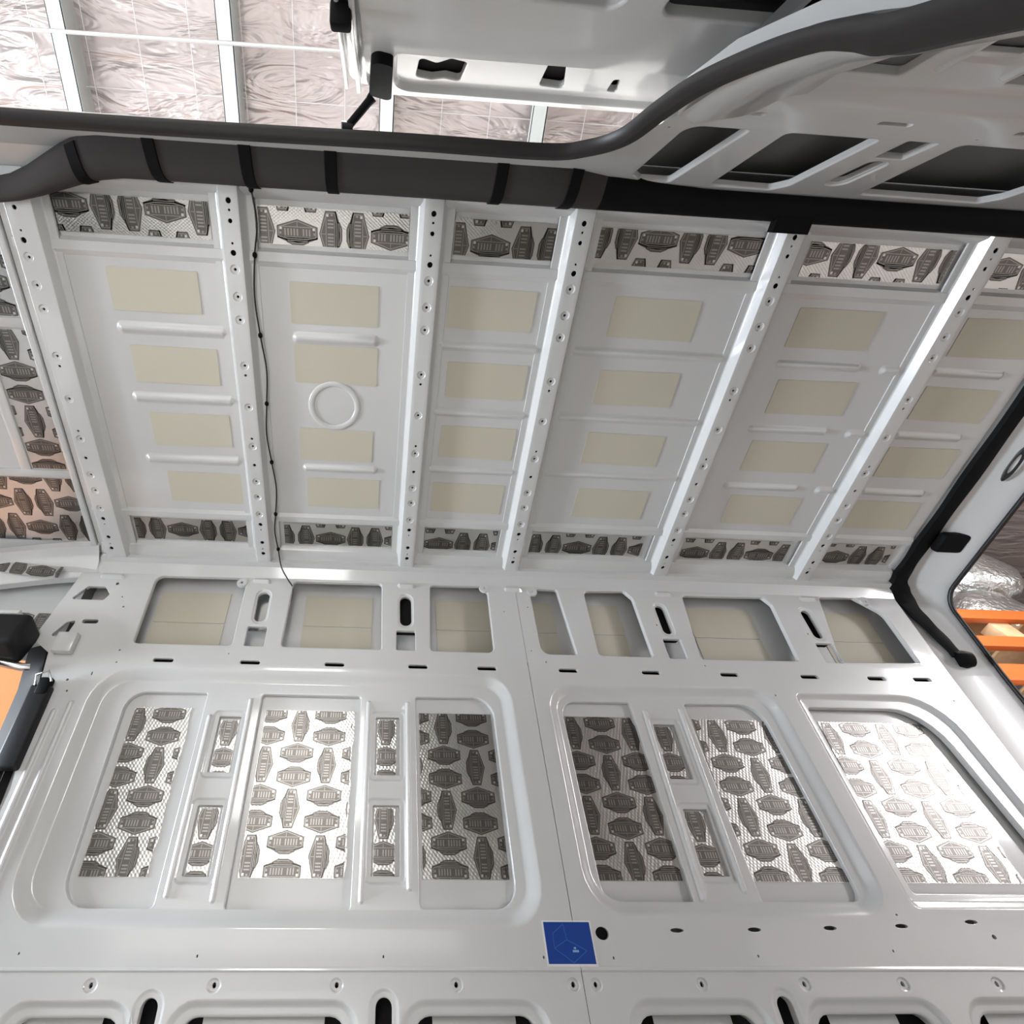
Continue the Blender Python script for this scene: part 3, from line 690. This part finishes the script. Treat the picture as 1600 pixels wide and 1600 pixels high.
# ================================================================ CABLE ALONG THE SECOND RIB
wc = empty('wiring_cable', (-.415, 0.0, 1.765)); bm = bmesh.new()
cl = [(-.402, -.012, 1.757), (-.409, .160, 1.768), (-.412, .400, 1.768), (-.409, .635, 1.768), (-.408, .865, 1.768), (-.409, 1.095, 1.768), (-.408, 1.262, 1.760)]
pts = []
for i, p in enumerate(cl):
    pts.append(p)
    if i < len(cl) - 1:
        q = cl[i + 1]; pts.append(((p[0] + q[0]) / 2 + .010 * (-1) ** i, (p[1] + q[1]) / 2, 1.770))
pts += [(-.395, 1.335, 1.735), tuple(fU(-.362, .045, -.012)), tuple(fU(-.340, .075, .006)), tuple(fU(-.345, .12, .040))]
tube(bm, [p - wc.location for p in smooth_path(pts, 6)], .0026, 7); add('cable', bm, 'rubber', wc, 60)
for p in cl:
    bm = bmesh.new(); bmesh.ops.create_icosphere(bm, subdivisions=2, radius=.0075, matrix=Matrix.Translation(Vector(p) - wc.location) @ Matrix.Diagonal((1, 1.3, .9, 1)))
    add('cable_clip', bm, 'black', wc, 60)
tag(wc, 'thin black cable clipped along the second roof rib', 'cable')

# ================================================================ DOOR TRACK COVER AND DOOR SEAL (left side)
tr = empty('door_track_cover', (0, -.06, 1.70))
def cover(x):
    # cross-section of the curved cover from its roof edge to its lower lip
    g = 1.0 if x < .50 else max(.55, 1 - (x - .5) * 1.2)
    e = min(1.0, max(0.0, (-.74 - x) / .40)); e = e * e * (3 - 2 * e); f = 1 - .75 * e
    a = Vector((-.018, 1.752)).lerp(Vector((.062, 1.742)), e)
    b = Vector((-.030 - .080 * g, 1.738 - .090 * (g if g > .9 else g * .75))).lerp(Vector((.012, 1.728)), e)
    out = []
    for k in range(9):
        t = k / 8; p = a.lerp(b, t); out.append(p + Vector((.030, -.020)) * math.sin(PI * t) * (0.35 + .65 * f) * g)
    out += [b + Vector((-.012, .010)), a + Vector((-.03, .012))]
    return out
bm = bmesh.new(); xs = [-1.16, -1.12, -1.06, -1.0, -.94, -.88, -.82, -.76] + [-.7 + .1 * k for k in range(31)]
loft(bm, [[Vector((x, p.x + .06, p.y - 1.70)) for p in cover(x)] for x in xs if x < .61], True, True)
bmesh.ops.recalc_face_normals(bm, faces=bm.faces); add('cover', bm, 'duct', tr, 50)
bm = bmesh.new(); loft(bm, [[Vector((x, p.x + .06, p.y - 1.70)) for p in cover(x)] for x in [.59] + [x for x in xs if x > .61]], True, True)
bmesh.ops.recalc_face_normals(bm, faces=bm.faces); add('rear_cover', bm, 'black', tr, 50)
for x in (-.845, -.635, -.387, -.162, .300, .505):
    bm = bmesh.new(); rings = []
    for dx in (-.017, -.015, .015, .017):
        k = .0010 if abs(dx) > .016 else .0040
        cv = cover(x + dx); r_ = []
        for i in range(9):
            t = (cv[min(i + 1, 8)] - cv[max(i - 1, 0)]).normalized(); nn = Vector((-t.y, t.x))
            if nn.x < 0: nn = -nn
            r_.append(cv[i] + nn * k)
        rings.append([Vector((x + dx, p.x + .06, p.y - 1.70)) for p in r_])
    loft(bm, rings, False); bmesh.ops.recalc_face_normals(bm, faces=bm.faces); add('retaining_clip', bm, 'black', tr, 50)
tag(tr, 'long dark foam covered door track with black clips along roof edge', 'door track')
bm = bmesh.new(); box(bm, (.95, -.055, 1.722), (1.42, -.020, 1.745)); bevel(bm, .008, 2)
for x in (1.19,): box(bm, (x - .05, -.035, 1.715), (x + .06, .010, 1.740))
hb = tag(add('wiring_harness', bm, 'black', None, 40), 'black taped harness bundle at the rear roof corner', 'harness')

path = smooth_path([tuple(gU(-1.75, .195, -.010)), tuple(gU(-1.1, .192, -.010)), tuple(gU(-.95, .186, -.010)), tuple(gU(-.5, .190, -.010)), tuple(gU(.04, .203, -.010)), tuple(gU(.37, .203, -.010)), tuple(gU(.47, .235, -.010)), tuple(gU(.535, .305, -.010)),
                    (.566, -.205, 1.345), (.580, -.230, 1.235), (.605, -.245, 1.10), (.625, -.248, 1.00), (.640, -.240, .925), (.650, -.230, .870), (.655, -.226, .78), (.655, -.215, .60), (.655, -.20, .2), (.655, -.20, -.14)], 6)
bm = bmesh.new(); rings = []
sec = [(-.026, -.006), (-.024, .012), (-.012, .020), (-.003, .012), (.004, .014), (.014, .016), (.024, .006), (.026, -.006), (0, -.014)]
for i, p in enumerate(path):
    t = (path[min(i + 1, len(path) - 1)] - path[max(i - 1, 0)]).normalized()
    inn = Vector((0, .95, -.30)); inn = (inn - t * inn.dot(t)).normalized(); sd = t.cross(inn).normalized()
    f = 1.0 if p.z > 1.0 else 1.0 + min(.5, (1.0 - p.z) * 4)
    rings.append([p + sd * a * f + inn * b_ * f for a, b_ in sec])
loft(bm, rings, True, True); bmesh.ops.recalc_face_normals(bm, faces=bm.faces)
tag(add('door_seal', bm, 'rubber_b', None, 50), 'thick dark rubber seal round the sliding door opening', 'door seal')

# ================================================================ SLIDING DOOR, slid back
LDa, LDb = (1.515, 1.560), (1.28 + .235 + .295 * (1.52 - .43) / .935, .43)
fD = plane_fn((1.28 + .2224, 1.560), LDb, True)
dr = empty('sliding_door', (.5, -.30, 1.0))
rel = lambda f: (lambda s, t, w_: f(s, t, w_) - dr.location)
FD = rel(fD)
bm = bmesh.new()
it = [pocket(poly([(-.005, .016), (1.05, .016), (1.05, .155), (-.005, .155)], [.045, .03, .03, .02]), .014, .010,
             [hole(poly([(.045, .050), (.085, .042), (.115, .052), (.152, .042), (.160, .118), (.120, .128), (.090, .108), (.050, .125)], .012), .003, .012),
              hole(poly([(.330, .052), (.395, .045), (.370, .138), (.328, .138)], .012), .003, .012), hole(poly([(.490, .050), (.520, .045), (.505, .10), (.488, .098)], .008), .003, .012)]),
      hole(poly([(.02, .335), (.405, .318), (.405, .80), (.02, .80)], .035), .006, .02), hole(poly([(.470, .312), (1.00, .312), (1.00, .80), (.470, .80)], .035), .006, .02)]
panel(bm, rpoly([(-.062, .0), (1.12, .0), (1.16, 1.5), (-.10, 1.5)], [.05, .05, .03, .03]), it, FD); clean(bm)
add('inner_panel', bm, 'paint', dr, 32, True)
bm = bmesh.new()
o0 = rpoly([(-.062, .0), (1.12, .0), (1.16, 1.5), (-.10, 1.5)], [.05, .05, .03, .03])
o1 = rpoly([(-.105, -.012), (1.15, -.012), (1.19, 1.52), (-.14, 1.52)], [.05, .05, .03, .03])
loft(bm, [[FD(p.x, p.y, 0) for p in o0], [FD(p.x, p.y, .018) for p in o0], [FD(p.x, p.y, .022) for p in o1], [FD(p.x, p.y, .055) for p in o1]])
vface(bm, [FD(p.x, p.y, .055) for p in o1]); clean(bm); add('outer_shell', bm, 'paint', dr, 40)
for a, b in ((.02, .405), (.470, 1.0)):
    bm = bmesh.new(); panel(bm, rpoly([(a - .012, .31), (b + .012, .31), (b + .012, .81), (a - .012, .81)], .035), [hole(poly([(a + .006, .332), (b - .006, .332), (b - .006, .79), (a + .006, .79)], .03), .003, .006)], lambda s, t, w_: FD(s, t, w_ + .022)); clean(bm)
    wr = add('window', bm, 'rubber', dr, 40)
    bm = bmesh.new(); box(bm, (a, .32, .030), (b, .80, .036), 0, lambda p: FD(*p)); add('window_pane', bm, 'glass', wr, 0)
for s0, s1, w0 in ((-.090, -.078, .015), (-.118, -.108, .022)):
    bm = bmesh.new(); box(bm, (s0, .0, w0 - .02), (s1, 1.4, w0)  , 0, lambda p: FD(*p)); bevel(bm, .004); add('edge_flange', bm, 'paint', dr, 40)
bm = bmesh.new(); panel(bm, rpoly([(-.058, .035), (-.006, .015), (-.004, .150), (-.050, .165)], [.02, .012, .012, .03]), [], lambda s, t, w_: FD(s, t, -.022))
op = rpoly([(-.058, .035), (-.006, .015), (-.004, .150), (-.050, .165)], [.02, .012, .012, .03])
loft(bm, [[FD(p.x, p.y, -.022) for p in op], [FD(p.x, p.y, .002) for p in op]]); clean(bm); add('roller_housing', bm, 'black', dr, 40)
bm = bmesh.new(); arm0, arm1 = FD(-.050, .010, -.012), gU(-.112, .195, .012) - dr.location
tube(bm, [arm0, arm0.lerp(arm1, .15), arm0.lerp(arm1, .85), arm1], [.012, .010, .010, .013], 10)
ra = add('roller_arm', bm, 'black', dr, 50)
bm = bmesh.new(); tube(bm, [arm1 + Vector((-.012, 0, -.004)), arm1 + Vector((.014, 0, .0))], .013, 14); add('roller', bm, 'plastic', ra, 50)
bm = bmesh.new(); box(bm, (-.125, .255, -.03), (-.085, .285, .01), 0, lambda p: FD(*p)); bevel(bm, .006); add('edge_bumper', bm, 'black', dr, 40)
bm = bmesh.new(); box(bm, (0, .02, .036), (1.05, .16, .042), 0, lambda p: FD(*p)); add('door_hole_shade', bm, 'dark', dr, 0)  # dark sheet paints in the shade behind the door panel holes
tag(dr, 'white sliding van door pushed back, seen upside down with dark windows', 'door')

# ================================================================ CAB SIDE: belt, headrest, door frame
bp_ = struct(add('door_2', (lambda bm: (loft(bm, [[Vector((x, y, z)) for x, y, z in r] for r in
      ([(-1.20, 1.470, 1.40), (-1.19, 1.52, 1.40), (-1.25, 1.56, 1.40), (-1.28, 1.50, 1.40)], [(-1.165, 1.515, 1.25), (-1.16, 1.56, 1.25), (-1.22, 1.60, 1.25), (-1.245, 1.545, 1.25)],
       [(-1.145, 1.60, 1.0), (-1.14, 1.64, 1.0), (-1.20, 1.67, 1.0), (-1.225, 1.62, 1.0)], [(-1.13, 1.70, .70), (-1.12, 1.74, .70), (-1.20, 1.77, .70), (-1.24, 1.71, .70)], [(-1.12, 1.9, -.1), (-1.11, 1.94, -.1), (-1.2, 1.97, -.1), (-1.24, 1.9, -.1)])], True, True), bmesh.ops.recalc_face_normals(bm, faces=bm.faces), bm)[2])(bmesh.new()), 'rubber', None, 40), 'black sealed edge of the cab door opening')
sb = empty('seat_belt_anchor', fL(-1.14, .25, -.02))
bm = bmesh.new(); box(bm, (-1.175, .13, -.030), (-1.105, .40, .012), 0, lambda p: fL(p[0] + (p[1] - .13) * .02, p[1], p[2]) - sb.location); bevel(bm, .010, 3); add('belt_adjuster', bm, 'plastic', sb, 40)
bm = bmesh.new(); box(bm, (-1.150, .105, -.035), (-1.108, .165, -.005), 0, lambda p: fL(*p) - sb.location); bevel(bm, .008, 3); add('belt_buckle_loop', bm, 'black', sb, 40)
bm = bmesh.new(); tube(bm, [fL(-1.155, .135, -.03) - sb.location, fL(-1.165, .10, -.036) - sb.location, fL(-1.130, .085, -.036) - sb.location, fL(-1.108, .12, -.03) - sb.location], .0045, 8); add('steel_ring', bm, 'chrome', sb, 50)
bm = bmesh.new(); box(bm, (-1.215, .40, -.05), (-1.155, .62, -.042), 0, lambda p: fL(p[0] + (p[1] - .4) * .10, p[1], p[2]) - sb.location); add('belt_webbing', bm, 'black', sb, 0)
bm = bmesh.new(); box(bm, (-1.218, .415, -.056), (-1.190, .455, -.049), 0, lambda p: fL(*p) - sb.location); bevel(bm, .003); add('belt_tongue', bm, 'chrome', sb, 40)
tag(sb, 'black seat belt height adjuster with metal tongue on the door pillar', 'seat belt')
hd = empty('cab_trim', (-1.33, 1.46, 1.40))
bm = bmesh.new(); box(bm, (-1.60, 1.36, 1.30), (-1.245, 1.48, 1.445)); bevel(bm, .022, 4); bmesh.ops.translate(bm, verts=bm.verts, vec=-hd.location); add('pillar_cover', bm, 'plastic', hd, 40)
bm = bmesh.new(); tube(bm, [Vector(p) - hd.location for p in ((-1.40, 1.435, 1.296), (-1.31, 1.455, 1.292), (-1.235, 1.475, 1.290), (-1.215, 1.485, 1.30))], .014, 12); add('grab_bar', bm, 'chrome', hd, 50)
bm = bmesh.new(); box(bm, (-1.60, 1.36, 1.44), (-1.30, 1.42, 1.462)); bevel(bm, .006, 2); bmesh.ops.translate(bm, verts=bm.verts, vec=-hd.location); add('light_edge', bm, 'white', hd, 40)
tag(hd, 'black plastic cab trim with a grab bar beside the door pillar', 'trim')
def seat(y0, y1, lb):
    t = empty('cab_seat', (-1.6, (y0 + y1) / 2, -.15))
    for nm, lo, hi, r in (('seat_base', (-1.95, y0, -.15), (-1.38, y1, .30), .06), ('backrest', (-1.62, y0 + .02, .25), (-1.40, y1 - .02, .98), .07), ('headrest', (-1.60, (y0 + y1) / 2 - .13, 1.0), (-1.46, (y0 + y1) / 2 + .13, 1.22), .05)):
        bm = bmesh.new(); box(bm, lo, hi); bevel(bm, r, 4); bmesh.ops.translate(bm, verts=bm.verts, vec=-t.location); add(nm, bm, 'black', t, 40)
    tag(t, lb, 'seat', 'cab seats')
seat(.86, 1.42, 'black cab seat by the belt pillar, added to block light'); seat(.02, .56, 'black cab seat on the sliding door side, added to block light')  # unseen seats, added to keep front light off the lower wall
# ================================================================ HALL OUTSIDE
bm = bmesh.new(); loft(bm, [[Vector((x, y, 4.05)) for y in [-9 + k * .5 for k in range(32)]] for x in [-9 + k * .5 for k in range(38)]], False)
bmesh.ops.recalc_face_normals(bm, faces=bm.faces)
hr = struct(add('ceiling_hall', bm, 'roof_foil', None, 40), 'wrinkled silver insulation foil under the hall roof')
for i, x in enumerate([-6.55 + .93 * k for k in range(14)]):
    bm = bmesh.new(); box(bm, (x - .045, -9, 3.90), (x + .045, 2, 3.906)); box(bm, (x + .038, -9, 3.90), (x + .046, 2, 4.05)); box(bm, (x - .046, -9, 3.90), (x - .040, 2, 3.93))
    add('purlin', bm, 'steel', hr, 0)
bm = bmesh.new()
for k in range(60): x = -9 + .3 * k; box(bm, (x - .002, -6, 4.0), (x + .002, 1, 4.004))
for k in range(28): y = -6 + .25 * k; box(bm, (-9, y - .002, 4.005), (9, y + .002, 4.009))
ms = add('safety_mesh', bm, 'wire', hr, 0); ms['kind'] = 'stuff'
bm = bmesh.new(); tube(bm, [(-8, -.68, 3.89), (0, -.735, 3.89), (8, -.79, 3.89)], .010, 6); add('tie_rod', bm, 'wire', hr, 40)

M['hallwall'] = mat('tan_hall_cladding', (0.20, 0.17, 0.13), 0.7)
noise_col(M['hallwall'], 0.8, (0.13, 0.115, 0.095), (0.27, 0.23, 0.17))
for nm, lo, hi, lb in (('wall_hall_rear', (9.4, -9, -.9), (9.5, 6.6, 5), 'tan rear wall of the hall'), ('wall_hall_right', (-9, 6.5, -.9), (9.5, 6.6, 5), 'tan side wall of the hall behind the racks')):
    bm = bmesh.new(); box(bm, lo, hi); struct(add(nm, bm, 'hallwall', None, 0), lb)
rk = empty('pallet_rack', (4.2, 2.5, -.9))
def rb(name, lo, hi, m='orange', r=.006):
    bm = bmesh.new(); box(bm, lo, hi); bevel(bm, r, 2); bmesh.ops.translate(bm, verts=bm.verts, vec=-rk.location); return add(name, bm, m, rk, 40)
for y in (2.36, 3.30):
    for z in (1.75, 2.16, 2.46, 2.74):
        if y < 3: rb('beam', (2.2, y, z), (8.2, y + .05, z + (.10 if z > 2.2 else .14)))
    for x in (2.2, 3.40, 8.2): rb('upright', (x - .05, y, -.9), (x + .05, y + .08, 3.88))
for k in range(9): rb('deck_board', (2.4 + .52 * k, 2.41, 2.84), (2.82 + .52 * k, 3.30, 2.862), 'wood', .003)
for k in range(5): rb('deck_block', (2.9 + .82 * k, 2.40, 2.56), (3.05 + .82 * k, 2.50, 2.74), 'wood', .003)
tag(rk, 'orange pallet racking outside the rear doorway', 'rack')
def roll(x, y, z, r, ln, lb):
    bm = bmesh.new(); rings = []
    for k, f in ((0, .45), (.03, .82), (.10, 1), (.3, 1.04), (.5, .98), (.7, 1.04), (.9, 1), (.97, .82), (1, .45)):
        rings.append([Vector((x + r * f * math.cos(2 * PI * j / 24) * (1 + .05 * math.sin(5 * j + k * 9)), y + ln * (k - .5), z + r * f * math.sin(2 * PI * j / 24) * (1 + .05 * math.cos(3 * j + k * 7)))) for j in range(24)])
    loft(bm, rings, True, True); bmesh.ops.recalc_face_normals(bm, faces=bm.faces)
    tag(add('foil_roll', bm, 'roll', None, 60), lb, 'roll', 'foil wrapped rolls on the rack')
roll(5.58, 2.80, 3.67, .28, .60, 'upper silver foil wrapped roll on the orange rack')
roll(5.20, 2.84, 3.13, .26, .60, 'lower silver foil wrapped roll standing on the rack deck')
roll(5.95, 2.84, 3.15, .28, .60, 'silver foil wrapped roll at the picture edge on the rack')
bm = bmesh.new(); box(bm, (3.35, 2.45, 1.90), (4.4, 3.2, 2.12)); bevel(bm, .01)
tag(add('carton', bm, 'wood', None, 40), 'pale flat carton on the lower level of the orange rack', 'carton')
bm = bmesh.new(); box(bm, (-4.2, 2.55, -.9), (-1.85, 2.75, 3.2)); bevel(bm, .02)
tag(add('stacked_crate', bm, 'crate', None, 40), 'orange crate seen through the cab window', 'crate')
